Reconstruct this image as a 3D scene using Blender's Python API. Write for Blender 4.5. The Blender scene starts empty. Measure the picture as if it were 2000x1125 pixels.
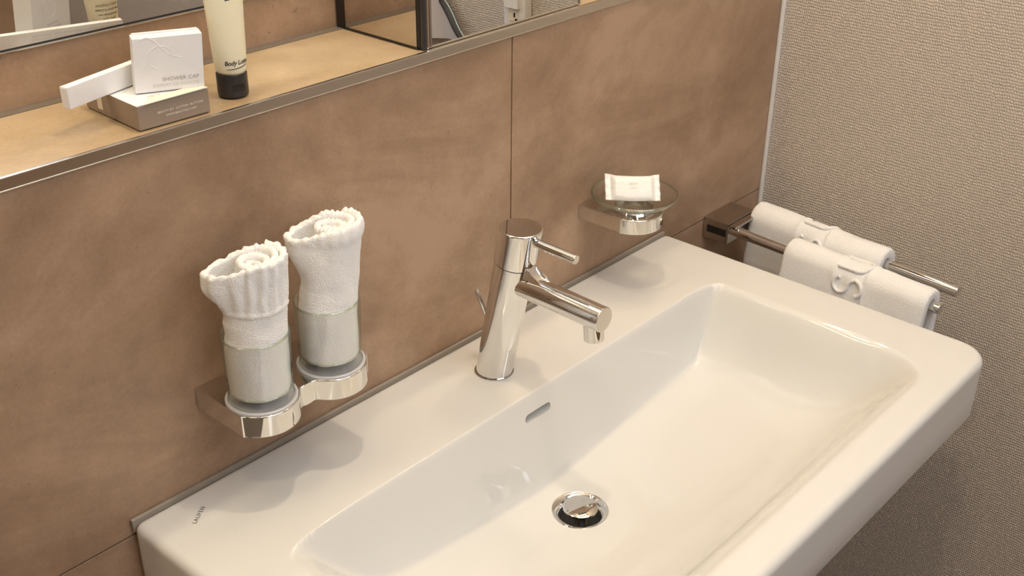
import bpy, bmesh, math, random
from mathutils import Vector, Matrix, noise

random.seed(7)
C = bpy.context.scene.collection
S = bpy.context.scene
PI = math.pi

# ------------------------------------------------------------------ camera
# world: X along the tiled wall (right), Y into the wall, Z up; z = 0 is the basin rim, wall face y = 0
a, b, c = 0.8447, 0.4941, 0.0101
F = 2241.3
fwd = Vector((math.sin(a) * math.cos(b), math.cos(a) * math.cos(b), -math.sin(b)))
right = fwd.cross(Vector((0, 0, 1))).normalized()
up = right.cross(fwd)
Rv = math.cos(c) * right + math.sin(c) * up
Uv = -math.sin(c) * right + math.cos(c) * up
cam_data = bpy.data.cameras.new('camera')
cam = bpy.data.objects.new('camera', cam_data)
C.objects.link(cam)
M = Matrix((Rv, Uv, -fwd)).transposed().to_4x4()
M.translation = Vector((-0.3964, -0.8220, 0.7031))
cam.matrix_world = M
cam_data.sensor_width = 36
cam_data.lens = F / 2000 * 36
cam_data.clip_start = 0.02
S.camera = cam

# ------------------------------------------------------------------ view, world, lights
S.view_settings.view_transform = 'Standard'
S.view_settings.look = 'None'
S.view_settings.gamma = 1
S.view_settings.exposure = -0.12
S.view_settings.use_curve_mapping = False
w = bpy.data.worlds.new('world')
S.world = w
w.use_nodes = True
w.node_tree.nodes['Background'].inputs[0].default_value = (0.9, 0.93, 1, 1)
w.node_tree.nodes['Background'].inputs[1].default_value = 0.3
CEIL = 1.55


def lamp(name, kind, loc, power, col, size=0.03, size_y=None, target=None, spread=None):
    d = bpy.data.lights.new(name, kind)
    d.energy = power
    d.color = col
    if kind == 'AREA':
        d.shape = 'RECTANGLE'
        d.size = size
        d.size_y = size_y or size
        if spread:
            d.spread = spread
    else:
        d.shadow_soft_size = size
    o = bpy.data.objects.new(name, d)
    C.objects.link(o)
    o.location = loc
    if target is not None:
        o.rotation_euler = (Vector(target) - Vector(loc)).to_track_quat('-Z', 'Y').to_euler()
    return o


WARM = (1.0, 0.84, 0.62)
DOWNLIGHTS = [((0.29, -0.24, 1.50), 17.0), ((1.00, -0.19, 1.50), 6.0), ((-0.40, -0.66, 1.50), 6.5)]
for p_, e_ in DOWNLIGHTS:
    lamp('downlight_lamp', 'POINT', p_, e_, WARM, 0.022)
lamp('ceiling_fill_lamp', 'AREA', (0.20, -1.00, 1.52), 3.4, (0.80, 0.91, 1.0), 1.1, 0.9, target=(0.20, -1.00, 0))  # added cool overhead fill, not a fixture of the room
lamp('bounce_lamp', 'AREA', (0.70, -1.25, 1.50), 3.2, (0.86, 0.93, 1.0), 0.35, 0.35, target=(0.2, -0.1, 0.0))
lamp('front_fill_lamp', 'AREA', (0.15, -1.86, 0.95), 17.5, (0.84, 0.92, 1.0), 1.5, 1.0, target=(0.45, 0.0, 0.20))  # added cool fill from the front; no real doorway stands here
lamp('right_niche_strip_lamp', 'AREA', (0.88, 0.075, 1.03), 2.0, (1.0, 0.80, 0.50), 0.40, 0.03, target=(0.88, 0.065, 0))
lamp('niche_strip_lamp', 'AREA', (-0.30, 0.075, 1.03), 3.6, (1.0, 0.84, 0.55), 1.3, 0.03, target=(-0.30, 0.065, 0))

# ------------------------------------------------------------------ materials


def nt(name):
    m = bpy.data.materials.new(name)
    m.use_nodes = True
    t = m.node_tree
    return m, t, t.nodes['Principled BSDF'], t.nodes, t.links


def plain(name, col, rough=0.5, metal=0.0, coat=0.0, spec=0.5):
    m, t, p, N, L = nt(name)
    p.inputs['Base Color'].default_value = (*col, 1)
    p.inputs['Roughness'].default_value = rough
    p.inputs['Metallic'].default_value = metal
    p.inputs['Coat Weight'].default_value = coat
    p.inputs['Specular IOR Level'].default_value = spec
    return m


def ramp(N, stops):
    r = N.new('ShaderNodeValToRGB')
    while len(r.color_ramp.elements) < len(stops):
        r.color_ramp.elements.new(0.5)
    for e, (q, col) in zip(r.color_ramp.elements, stops):
        e.position = q
        e.color = (*col, 1)
    return r


def coords(N, L, scale=(1, 1, 1), rot=(0, 0, 0)):
    tc = N.new('ShaderNodeTexCoord')
    g = N.new('ShaderNodeNewGeometry')
    mp = N.new('ShaderNodeMapping')
    mp.inputs['Scale'].default_value = scale
    mp.inputs['Rotation'].default_value = rot
    L.new(g.outputs['Position'], mp.inputs['Vector'])
    return mp.outputs['Vector']


def noise_n(N, L, vec, scale, detail=4, rough=0.55, dist=0.0):
    n = N.new('ShaderNodeTexNoise')
    n.inputs['Scale'].default_value = scale
    n.inputs['Detail'].default_value = detail
    n.inputs['Roughness'].default_value = rough
    n.inputs['Distortion'].default_value = dist
    L.new(vec, n.inputs['Vector'])
    return n.outputs['Fac']


def tile_material(name, dark, mid, light, rough=0.42):
    m, t, p, N, L = nt(name)
    v1 = coords(N, L, (1.0, 1.0, 1.9), (0, 0.55, 0))
    v2 = coords(N, L)
    n1 = noise_n(N, L, v1, 3.4, 6, 0.62, 0.6)
    n2 = noise_n(N, L, v2, 26, 6, 0.7)
    n3 = noise_n(N, L, v2, 260, 3, 0.6)
    mx = N.new('ShaderNodeMath'); mx.operation = 'MULTIPLY_ADD'
    L.new(n2, mx.inputs[0]); mx.inputs[1].default_value = 0.34
    L.new(n1, mx.inputs[2])
    mx2 = N.new('ShaderNodeMath'); mx2.operation = 'MULTIPLY_ADD'
    L.new(n3, mx2.inputs[0]); mx2.inputs[1].default_value = 0.16
    L.new(mx.outputs[0], mx2.inputs[2])
    r = ramp(N, [(0.56, dark), (0.73, mid), (0.90, light)])
    L.new(mx2.outputs[0], r.inputs[0])
    # dark pores and pale scratches
    vz = coords(N, L, (1, 1, 1))
    n4 = noise_n(N, L, vz, 95, 4, 0.75)
    pr = ramp(N, [(0.66, (0, 0, 0)), (0.74, (1, 1, 1))])
    L.new(n4, pr.inputs[0])
    mix = N.new('ShaderNodeMix'); mix.data_type = 'RGBA'
    L.new(pr.outputs[0], mix.inputs[0])
    L.new(r.outputs[0], mix.inputs[6])
    mix.inputs[7].default_value = (*[q * 0.68 for q in dark], 1)
    L.new(mix.outputs[2], p.inputs['Base Color'])
    rr = N.new('ShaderNodeMapRange')
    rr.inputs[3].default_value = rough - 0.08
    rr.inputs[4].default_value = rough + 0.14
    L.new(n2, rr.inputs[0])
    L.new(rr.outputs[0], p.inputs['Roughness'])
    bm_ = N.new('ShaderNodeBump')
    bm_.inputs['Strength'].default_value = 0.12
    bm_.inputs['Distance'].default_value = 0.001
    L.new(n2, bm_.inputs['Height'])
    L.new(bm_.outputs[0], p.inputs['Normal'])
    return m


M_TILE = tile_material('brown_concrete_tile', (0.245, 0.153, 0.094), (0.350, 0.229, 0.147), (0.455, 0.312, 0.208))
M_SLAB = plain('tile_backing', (0.06, 0.045, 0.035), 0.9)
M_JOINT_SHADE = plain('joint_shade_grey', (0.16, 0.13, 0.105), 0.6)  # dark tone stands in for shade along the back of the ledge
M_WCAULK = plain('white_sealant', (0.80, 0.79, 0.77), 0.5)


def wallpaper_material():
    m, t, p, N, L = nt('woven_wallpaper')
    p.inputs['Roughness'].default_value = 0.55
    v = coords(N, L, (1, 285, 235))
    nd = noise_n(N, L, coords(N, L, (1, 60, 60)), 1.0, 3, 0.6)
    # interlocking woven cells: rows offset like a brick course, each cell a small pillow
    sep = N.new('ShaderNodeSeparateXYZ'); L.new(v, sep.inputs[0])

    def mth(op, x, y=None):
        k = N.new('ShaderNodeMath'); k.operation = op
        for i, q in enumerate((x, y)):
            if q is None:
                continue
            if isinstance(q, (int, float)):
                k.inputs[i].default_value = q
            else:
                L.new(q, k.inputs[i])
        return k.outputs[0]
    dn = mth('MULTIPLY', nd, 1.5)
    zz = mth('ADD', sep.outputs[2], dn)
    row = mth('FLOOR', zz)
    off = mth('MULTIPLY', mth('MODULO', row, 2.0), 0.5)
    yy = mth('ADD', mth('ADD', sep.outputs[1], off), dn)
    fy = mth('FRACT', yy)
    fz = mth('FRACT', zz)
    sy = mth('SINE', mth('MULTIPLY', fy, PI))
    sz = mth('SINE', mth('MULTIPLY', fz, PI))
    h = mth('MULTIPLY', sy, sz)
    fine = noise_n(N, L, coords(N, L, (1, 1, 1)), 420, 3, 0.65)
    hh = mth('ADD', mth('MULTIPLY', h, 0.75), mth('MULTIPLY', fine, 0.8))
    bp = N.new('ShaderNodeBump')
    bp.inputs['Strength'].default_value = 0.90
    bp.inputs['Distance'].default_value = 0.0013
    L.new(hh, bp.inputs['Height'])
    L.new(bp.outputs[0], p.inputs['Normal'])
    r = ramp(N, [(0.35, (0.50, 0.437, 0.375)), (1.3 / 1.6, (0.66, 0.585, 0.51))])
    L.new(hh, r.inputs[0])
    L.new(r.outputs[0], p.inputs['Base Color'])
    return m


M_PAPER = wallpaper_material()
M_CEIL = plain('ceiling_white', (0.80, 0.79, 0.77), 0.8)
M_FLOOR = plain('floor_grey', (0.27, 0.23, 0.19), 0.6)
M_CERAMIC = plain('glazed_ceramic', (0.74, 0.73, 0.705), 0.07, 0, 0.3)
M_CHROME = plain('chrome', (0.74, 0.73, 0.71), 0.045, 1.0)
M_CHROME_SATIN = plain('dull_chrome', (0.52, 0.49, 0.46), 0.13, 1.0)
M_STEEL = plain('polished_steel_edge', (0.74, 0.70, 0.63), 0.24, 1.0)
M_MIRROR = plain('mirror', (0.82, 0.82, 0.81), 0.0, 1.0)
M_MIRROR_TINT = plain('tinted_mirror', (0.60, 0.56, 0.52), 0.02, 1.0)
M_BLACK = plain('black_gap', (0.012, 0.010, 0.009), 0.4)
M_DARKRUBBER = plain('dark_plastic', (0.03, 0.028, 0.03), 0.35)
M_WPLASTIC = plain('white_plastic', (0.78, 0.77, 0.76), 0.35)


def card_material(name, col, rough=0.5):
    m, t, p, N, L = nt(name)
    n = noise_n(N, L, coords(N, L), 120, 4)
    r = ramp(N, [(0.3, tuple(q * 0.96 for q in col)), (0.7, col)])
    L.new(n, r.inputs[0]); L.new(r.outputs[0], p.inputs['Base Color'])
    p.inputs['Roughness'].default_value = rough
    return m


M_CARD = card_material('white_card', (0.80, 0.79, 0.80))
M_TAUPE = card_material('taupe_card', (0.30, 0.235, 0.185), 0.4)
M_TAUPE_TXT = plain('cream_print', (0.80, 0.75, 0.68), 0.5)
M_GREY_TXT = plain('grey_print', (0.36, 0.32, 0.30), 0.5)
M_PALE_TXT = plain('pale_grey_print', (0.60, 0.57, 0.55), 0.5)
M_MARK = plain('dark_grey_mark', (0.13, 0.12, 0.115), 0.5)
M_INK = plain('black_ink', (0.03, 0.027, 0.025), 0.5)
M_GLUE = plain('cream_flap', (0.78, 0.70, 0.58), 0.5)


def lotion_material():
    m, t, p, N, L = nt('cream_lotion_tube')
    p.inputs['Base Color'].default_value = (0.80, 0.74, 0.55, 1)
    p.inputs['Roughness'].default_value = 0.32
    p.inputs['Subsurface Weight'].default_value = 0.25
    p.inputs['Subsurface Radius'].default_value = (0.01, 0.008, 0.004)
    p.inputs['Subsurface Scale'].default_value = 0.6
    return m


M_LOTION = lotion_material()
M_CAP = plain('black_cap', (0.028, 0.026, 0.027), 0.38)
M_SOAP = plain('white_wrapper', (0.84, 0.83, 0.80), 0.28, 0, 0.3)


def terry_material(name='white_terry', col=(0.97, 0.955, 0.945)):
    m, t, p, N, L = nt(name)
    p.inputs['Roughness'].default_value = 0.95
    p.inputs['Specular IOR Level'].default_value = 0.1
    p.inputs['Sheen Weight'].default_value = 0.3
    vv = coords(N, L)
    vo = N.new('ShaderNodeTexVoronoi'); vo.inputs['Scale'].default_value = 820
    L.new(vv, vo.inputs['Vector'])
    n = noise_n(N, L, vv, 560, 3, 0.7)
    ad = N.new('ShaderNodeMath'); ad.operation = 'SUBTRACT'
    L.new(n, ad.inputs[0]); L.new(vo.outputs['Distance'], ad.inputs[1])
    bp = N.new('ShaderNodeBump'); bp.inputs['Strength'].default_value = 0.5
    bp.inputs['Distance'].default_value = 0.0012
    L.new(ad.outputs[0], bp.inputs['Height']); L.new(bp.outputs[0], p.inputs['Normal'])
    r = ramp(N, [(0.0, tuple(q * 0.93 for q in col)), (0.6, col)])
    L.new(ad.outputs[0], r.inputs[0]); L.new(r.outputs[0], p.inputs['Base Color'])
    return m


M_TERRY = terry_material()


def glass_material(name, tint=(0.997, 0.998, 0.996), edge=(0.62, 0.69, 0.60), base=0.05, pw_=3.2):
    m = bpy.data.materials.new(name)
    m.use_nodes = True
    t = m.node_tree; N = t.nodes; L = t.links
    N.clear()
    out = N.new('ShaderNodeOutputMaterial')
    tr = N.new('ShaderNodeBsdfTransparent')
    gs = N.new('ShaderNodeBsdfGlossy'); gs.inputs['Roughness'].default_value = 0.02
    gs.inputs['Color'].default_value = (1, 1, 1, 1)
    lw = N.new('ShaderNodeLayerWeight'); lw.inputs['Blend'].default_value = 0.22
    lf = N.new('ShaderNodeLayerWeight'); lf.inputs['Blend'].default_value = 0.5
    pw = N.new('ShaderNodeMath'); pw.operation = 'POWER'; L.new(lf.outputs['Facing'], pw.inputs[0]); pw.inputs[1].default_value = 3.5
    fr = N.new('ShaderNodeMath'); fr.operation = 'MULTIPLY_ADD'; L.new(pw.outputs[0], fr.inputs[0])
    fr.inputs[1].default_value = 0.60; fr.inputs[2].default_value = base
    mc = N.new('ShaderNodeMix'); mc.data_type = 'RGBA'
    pe = N.new('ShaderNodeMath'); pe.operation = 'POWER'; pe.inputs[1].default_value = pw_
    lw.inputs['Blend'].default_value = 0.5
    L.new(lw.outputs['Facing'], pe.inputs[0])
    L.new(pe.outputs[0], mc.inputs[0])
    mc.inputs[6].default_value = (*tint, 1)
    mc.inputs[7].default_value = (*edge, 1)
    L.new(mc.outputs[2], tr.inputs['Color'])
    ms = N.new('ShaderNodeMixShader')
    L.new(fr.outputs[0], ms.inputs[0]); L.new(tr.outputs[0], ms.inputs[1]); L.new(gs.outputs[0], ms.inputs[2])
    L.new(ms.outputs[0], out.inputs['Surface'])
    return m


M_GLASS = glass_material('clear_glass')
M_GLASS_RIM = glass_material('thick_glass_edge', (0.88, 0.92, 0.87), (0.56, 0.64, 0.55), 0.20, 1.8)
M_FROST = plain('frosted_insert', (0.62, 0.61, 0.62), 0.35)

# ------------------------------------------------------------------ mesh helpers


def link(name, me, mat=None, parent=None, smooth=True):
    o = bpy.data.objects.new(name, me)
    C.objects.link(o)
    if mat:
        me.materials.append(mat)
    if parent:
        o.parent = parent
    if smooth and me.polygons:
        me.polygons.foreach_set('use_smooth', [True] * len(me.polygons))
        me.update()
    return o


def from_py(name, vs, fs, mat=None, parent=None, smooth=True):
    me = bpy.data.meshes.new(name)
    me.from_pydata([tuple(v) for v in vs], [], fs)
    me.update()
    bm = bmesh.new(); bm.from_mesh(me)
    bmesh.ops.recalc_face_normals(bm, faces=bm.faces)
    bm.to_mesh(me); bm.free()
    return link(name, me, mat, parent, smooth)


def from_bm(name, bm, mat=None, parent=None, smooth=True):
    bmesh.ops.recalc_face_normals(bm, faces=bm.faces)
    me = bpy.data.meshes.new(name)
    bm.to_mesh(me); bm.free()
    o = link(name, me, mat, parent, False)
    if smooth:
        smooth_by_angle(me)
        if len(me.vertices) < 6000:
            wn = o.modifiers.new('weighted', 'WEIGHTED_NORMAL')
            wn.keep_sharp = True
            wn.weight = 90
    return o


def smooth_by_angle(me, deg=40):
    bm = bmesh.new(); bm.from_mesh(me)
    for f in bm.faces:
        f.smooth = True
    for e in bm.edges:
        if len(e.link_faces) == 2:
            if e.calc_face_angle(0) > math.radians(deg):
                e.smooth = False
        else:
            e.smooth = False
    bm.to_mesh(me); bm.free()


def box_bm(lo, hi, bev=0.0, seg=2):
    bm = bmesh.new()
    bmesh.ops.create_cube(bm, size=1)
    for v in bm.verts:
        v.co = Vector([lo[i] + (v.co[i] + 0.5) * (hi[i] - lo[i]) for i in range(3)])
    if bev:
        bmesh.ops.bevel(bm, geom=bm.edges[:], offset=bev, segments=seg, profile=0.5, affect='EDGES')
    return bm


def box(name, lo, hi, mat, parent=None, bev=0.0, seg=2):
    return from_bm(name, box_bm(lo, hi, bev, seg), mat, parent)


def obox(name, origin, ux, uy, uz, size, mat, parent=None, bev=0.0006):
    """box spanning origin + s*ux*size[0] ... with orthonormal axes"""
    bm = box_bm((0, 0, 0), size, bev)
    for v in bm.verts:
        v.co = Vector(origin) + ux * v.co.x + uy * v.co.y + uz * v.co.z
    return from_bm(name, bm, mat, parent)


def lathe_bm(prof, n=64, close=False, center=(0, 0, 0), axis=None):
    bm = bmesh.new()
    rings = []
    rot = Matrix.Identity(3)
    if axis is not None:
        rot = Vector((0, 0, 1)).rotation_difference(Vector(axis).normalized()).to_matrix()
    for r, z in prof:
        if r < 1e-7:
            rings.append([bm.verts.new(Vector(center) + rot @ Vector((0, 0, z)))])
        else:
            rings.append([bm.verts.new(Vector(center) + rot @ Vector((r * math.cos(2 * PI * i / n), r * math.sin(2 * PI * i / n), z))) for i in range(n)])
    pairs = list(zip(rings, rings[1:]))
    if close:
        pairs.append((rings[-1], rings[0]))
    for A, B in pairs:
        for i in range(n):
            j = (i + 1) % n
            if len(A) == 1 and len(B) == 1:
                continue
            if len(A) == 1:
                bm.faces.new((A[0], B[i], B[j]))
            elif len(B) == 1:
                bm.faces.new((A[i], A[j], B[0]))
            else:
                bm.faces.new((A[i], A[j], B[j], B[i]))
    return bm


def lathe(name, prof, mat, parent=None, n=64, close=False, center=(0, 0, 0), axis=None):
    return from_bm(name, lathe_bm(prof, n, close, center, axis), mat, parent)


def tube_bm(pts, rad, n=20, caps=True):
    """swept round tube; rad number or list"""
    pts = [Vector(q) for q in pts]
    if not hasattr(rad, '__len__'):
        rad = [rad] * len(pts)
    bm = bmesh.new()
    rings = []
    t0 = (pts[1] - pts[0]).normalized()
    ref = Vector((0, 0, 1)) if abs(t0.z) < 0.9 else Vector((1, 0, 0))
    u = t0.cross(ref).normalized()
    for i, q in enumerate(pts):
        t = (pts[min(i + 1, len(pts) - 1)] - pts[max(i - 1, 0)]).normalized()
        u = (u - t * u.dot(t)).normalized()
        v = t.cross(u)
        rings.append([bm.verts.new(q + rad[i] * (math.cos(2 * PI * k / n) * u + math.sin(2 * PI * k / n) * v)) for k in range(n)])
    for A, B in zip(rings, rings[1:]):
        for k in range(n):
            bm.faces.new((A[k], A[(k + 1) % n], B[(k + 1) % n], B[k]))
    if caps:
        bm.faces.new(rings[0]); bm.faces.new(rings[-1])
    return bm


def rod(name, p0, p1, r, mat, parent=None, n=40, bev=0.0012, seg=3):
    """straight cylinder with rounded ends"""
    p0, p1 = Vector(p0), Vector(p1)
    d = (p1 - p0).normalized()
    Ln = (p1 - p0).length
    prof = [(0, 0)]
    for k in range(seg + 1):
        q = k / seg * PI / 2
        prof.append((r - bev + bev * math.sin(q), bev - bev * math.cos(q)))
    for k in range(seg + 1):
        q = k / seg * PI / 2
        prof.append((r - bev + bev * math.cos(q), Ln - bev + bev * math.sin(q)))
    prof.append((0, Ln))
    return lathe(name, prof, mat, parent, n, center=p0, axis=d)


def plate_bm(outline, z0, z1, bev=0.001, seg=3):
    bm = bmesh.new()
    vs = [bm.verts.new((x, y, z0)) for x, y in outline]
    f = bm.faces.new(vs)
    r = bmesh.ops.extrude_face_region(bm, geom=[f])
    for v in [g for g in r['geom'] if isinstance(g, bmesh.types.BMVert)]:
        v.co.z = z1
    if bev:
        es = [e for e in bm.edges if abs(e.verts[0].co.z - e.verts[1].co.z) < 1e-6]
        bmesh.ops.bevel(bm, geom=es, offset=bev, segments=seg, profile=0.5, affect='EDGES')
    return bm


def text(name, body, size, mapf, mat, parent, align='LEFT', depth=0.00012, shear=0.0, spacing=1.0, bold=0.0):
    cu = bpy.data.curves.new(name, 'FONT')
    cu.body = body
    cu.size = size
    cu.align_x = align
    cu.extrude = depth
    cu.shear = shear
    cu.offset = bold
    cu.space_character = spacing
    cu.resolution_u = 3
    tmp = bpy.data.objects.new('tmp_text', cu)
    C.objects.link(tmp)
    dg = bpy.context.evaluated_depsgraph_get()
    me = bpy.data.meshes.new_from_object(tmp.evaluated_get(dg))
    bpy.data.objects.remove(tmp, do_unlink=True)
    bpy.data.curves.remove(cu)
    me.materials.clear()
    for v in me.vertices:
        v.co = mapf(v.co.x, v.co.y, v.co.z)
    me.name = name
    return link(name, me, mat, parent, False)


def planemap(origin, ux, uy):
    ux = Vector(ux).normalized(); uy = Vector(uy).normalized(); n = ux.cross(uy)
    o = Vector(origin)
    return lambda x, y, z: o + ux * x + uy * y + n * (z + 0.0001)


def thing(name, label, cat, loc=(0, 0, 0), group=None):
    o = bpy.data.objects.new(name, None)
    o.empty_display_size = 0.02
    C.objects.link(o)
    o['label'] = label
    o['category'] = cat
    if group:
        o['group'] = group
    return o


def tag(o, label, cat, group=None):
    o['label'] = label; o['category'] = cat
    if group:
        o['group'] = group
    return o


def struct(o, label=None):
    o['kind'] = 'structure'
    if label:
        o['label'] = label; o['category'] = 'building part'
    return o


def setlabel(o, s):
    o['label'] = s
    return o


# ------------------------------------------------------------------ room shell
XL, XR, YF, ZF = -1.60, 1.1224, -1.90, -0.87
ZJ, ZLB, ZL, ZNT = -0.0175, 0.3508, 0.3612, 1.05
XC = 0.395          # left face of the mirror cabinet
XD = 0.6500         # its right face
YN = 0.1400         # back of the niche

struct(box('floor', (XL, YF, ZF - 0.05), (XR, 0.2, ZF), M_FLOOR), 'dark grey floor of the bathroom')
struct(box('ceiling', (XL, YF, CEIL), (XR, 0.2, CEIL + 0.05), M_CEIL), 'white ceiling of the bathroom')
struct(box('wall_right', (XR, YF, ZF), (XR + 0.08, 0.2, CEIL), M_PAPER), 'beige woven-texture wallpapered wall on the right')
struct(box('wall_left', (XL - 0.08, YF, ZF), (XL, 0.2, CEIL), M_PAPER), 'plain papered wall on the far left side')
struct(box('wall_front', (XL, YF - 0.08, ZF), (XR, YF, CEIL), M_TILE), 'brown tiled wall behind the camera')
wb = bpy.data.objects.new('wall_back', None)
C.objects.link(wb)
struct(wb, 'brown concrete-look tiled wall behind the basin with a recessed niche')
box('backing_wall', (XL, 0.011, ZF), (XR, 0.16, ZLB), M_SLAB, wb)
box('niche_backing', (XL, YN + 0.01, ZLB), (XR, 0.20, CEIL), M_SLAB, wb)
box('upper_backing', (XL, 0.011, ZNT + 0.01), (XR, YN + 0.01, CEIL), M_SLAB, wb)
g = 0.0009


def tile(x0, x1, z0, z1):
    box('tile', (x0 + g, 0.0, z0 + g), (x1 - g, 0.0105, z1 - g), M_TILE, wb, 0.0006, 2)


for zz0, zz1 in ((ZF, ZJ - 0.6), (ZJ - 0.6, ZJ), (ZJ, ZLB)):
    for xx0, xx1 in ((XL, -0.674), (-0.674, 0.5259), (0.5259, XR)):
        tile(xx0, xx1, zz0, zz1)
for xx0, xx1 in ((XL, -0.674), (-0.674, 0.5259), (0.5259, XR)):
    tile(xx0, xx1, ZNT, CEIL)
box('niche_floor_tile', (XL, 0.0022, ZLB + 0.0005), (-0.674 - g, YN, ZL - 0.0008), M_TILE, wb, 0.0003)
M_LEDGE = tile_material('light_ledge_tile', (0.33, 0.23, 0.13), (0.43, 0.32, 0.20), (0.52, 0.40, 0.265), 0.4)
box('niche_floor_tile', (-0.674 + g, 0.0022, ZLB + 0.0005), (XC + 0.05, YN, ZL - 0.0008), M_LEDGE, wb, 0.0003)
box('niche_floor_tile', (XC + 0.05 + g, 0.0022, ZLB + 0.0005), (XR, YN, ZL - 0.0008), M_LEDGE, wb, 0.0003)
box('niche_back_tile', (XL, YN, ZL - 0.004), (XR, YN + 0.0095, ZL + 0.30), M_TILE, wb, 0.0003)
box('niche_top_tile', (XL, 0.002, ZNT), (XR, YN, ZNT + 0.01), M_TILE, wb, 0.0003)
# white corner sealant; ledge joint strip with the shade painted in
struct(box('trim_1', (XR - 0.0065, -0.0055, ZF), (XR - 0.0002, -0.0001, CEIL), M_WCAULK, None, 0.0015, 2),
       'white sealant strip in the corner between tiles and wallpaper')
struct(box('trim_2', (XL, YN - 0.0125, ZL - 0.0007), (XR, YN - 0.0002, ZL - 0.0002), M_JOINT_SHADE, None, 0.0006),
       'grey joint strip with painted shade where ledge meets niche back')
# polished edge profile of the ledge
ep = thing('edge_profile', 'long polished steel edge profile along the front of the tiled ledge', 'edge trim')
box('face_strip', (XL, -0.0014, ZLB), (XR, 0.0018, ZL), M_STEEL, ep, 0.0005)
box('lower_lip', (XL, -0.0020, ZLB - 0.0003), (XR, 0.0003, ZLB + 0.0006), M_STEEL, ep, 0.0004)
box('upper_lip', (XL, -0.0014, ZL - 0.0007), (XR, 0.0026, ZL + 0.0002), M_STEEL, ep, 0.0004)

# niche mirror
YM = 0.1385
nm = thing('niche_mirror', 'frameless wall mirror with thin bright lower edge above the tiled ledge, behind the boxes', 'mirror')
box('mirror_glass', (XL + 0.02, YM, 0.4135), (XC - 0.002, YM + 0.0012, ZNT - 0.02), M_MIRROR, nm)
box('lower_bevel', (XL + 0.02, YM - 0.0016, 0.4106), (XC - 0.002, YM + 0.0006, 0.4124), M_CHROME, nm, 0.0003)
box('dark_backing_edge', (XL + 0.02, YM - 0.0002, 0.4122), (XC - 0.002, YM + 0.0009, 0.4138), M_BLACK, nm)

# mirror cabinet
mc_ = thing('mirror_cabinet', 'mirror-fronted wall cabinet with mirrored side standing right of the ledge', 'cabinet')
box('body', (XC + 0.003, 0.012, ZL + 0.001), (XD, YN - 0.003, ZNT - 0.002), M_DARKRUBBER, mc_)
setlabel(box('side_mirror', (XC, 0.014, ZL + 0.0018), (XC + 0.0028, YN - 0.016, ZNT - 0.004), M_MIRROR_TINT, mc_), 'brown-tinted mirrored side panel')
box('rear_strip', (XC - 0.0004, YN - 0.016, ZL + 0.0010), (XC + 0.0028, YN - 0.003, ZNT - 0.004), M_BLACK, mc_)
box('base_seal', (XC - 0.0008, 0.012, ZL - 0.0003), (XD, YN - 0.003, ZL + 0.0018), M_BLACK, mc_)
box('door_gap', (XC + 0.0006, 0.0095, ZL + 0.0012), (XC + 0.012, 0.0138, ZNT - 0.004), M_BLACK, mc_)
dr = box('mirror_door', (XC + 0.0135, 0.0052, ZL + 0.0001), (XD - 0.0045, 0.0095, ZNT - 0.004), M_MIRROR, mc_)
box('door_edge', (XC + 0.0005, 0.0040, ZL + 0.0008), (XC + 0.0055, 0.0095, ZNT - 0.004), M_DARKRUBBER, dr, 0.0014, 3)
from_bm('chrome_bead', tube_bm([(XC + 0.0076, 0.0062, ZL + 0.001), (XC + 0.0076, 0.0062, ZNT - 0.004)], 0.0021, 16), M_CHROME, dr)
box('inner_bead', (XC + 0.0098, 0.0046, ZL + 0.0006), (XC + 0.0134, 0.0095, ZNT - 0.004), M_CHROME_SATIN, dr, 0.001, 3)

box('right_edge', (XD - 0.0042, 0.0048, ZL + 0.0008), (XD, 0.0095, ZNT - 0.004), M_CHROME_SATIN, dr, 0.0012, 3)
# ------------------------------------------------------------------ basin
DX, DY, DR = 0.4125, -0.2090, 0.0320
OX0, OX1, OY0, OY1 = -0.006, 0.852, -0.4776, -0.0035
IX0, IX1, IY0, IY1 = 0.056, 0.781, -0.447, -0.1315


def smax0(v):
    return max(v, 0.0)


def bowl(x, y):
    def P(d, a_, p_=2.0):
        d = smax0(d)
        return math.exp(-(d / a_) ** p_)
    eb = P(-y + IY1, 0.0125)
    er = P(IX1 - x, 0.034, 1.9)
    el = P(x - IX0, 0.066, 1.7)
    ef = P(y - IY0, 0.056, 1.7)
    e = (eb ** 2 + er ** 2 + el ** 2 + ef ** 2) ** 0.5
    s_ = smax0(1 - e)
    s_ = 1.13 * s_ * s_ / (s_ + 0.13)
    dd = math.hypot((x - DX), (y - DY) * 1.2)
    dep = 0.1240 - 0.034 * min(1, (smax0(dd - 0.03) / 0.33)) ** 0.8
    return -dep * s_


def ray_rr(cx, cy, th, x0, x1, y0, y1, rb, rf):
    """distance from (cx,cy) to a rounded rectangle along angle th (rb radius back corners, rf front)"""
    ux, uy = math.cos(th), math.sin(th)
    lo, hi = 0.0, 2.0

    def inside(t):
        x, y = cx + ux * t, cy + uy * t
        if x < x0 or x > x1 or y < y0 or y > y1:
            return False
        for X, Y, r, sx, sy in ((x0, y0, rf, 1, 1), (x1, y0, rf, -1, 1), (x0, y1, rb, 1, -1), (x1, y1, rb, -1, -1)):
            qx, qy = X + sx * r, Y + sy * r
            if (x - qx) * sx < 0 and (y - qy) * sy < 0 and math.hypot(x - qx, y - qy) > r:
                return False
        return True
    for _ in range(40):
        m_ = (lo + hi) / 2
        if inside(m_):
            lo = m_
        else:
            hi = m_
    return lo


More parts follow.
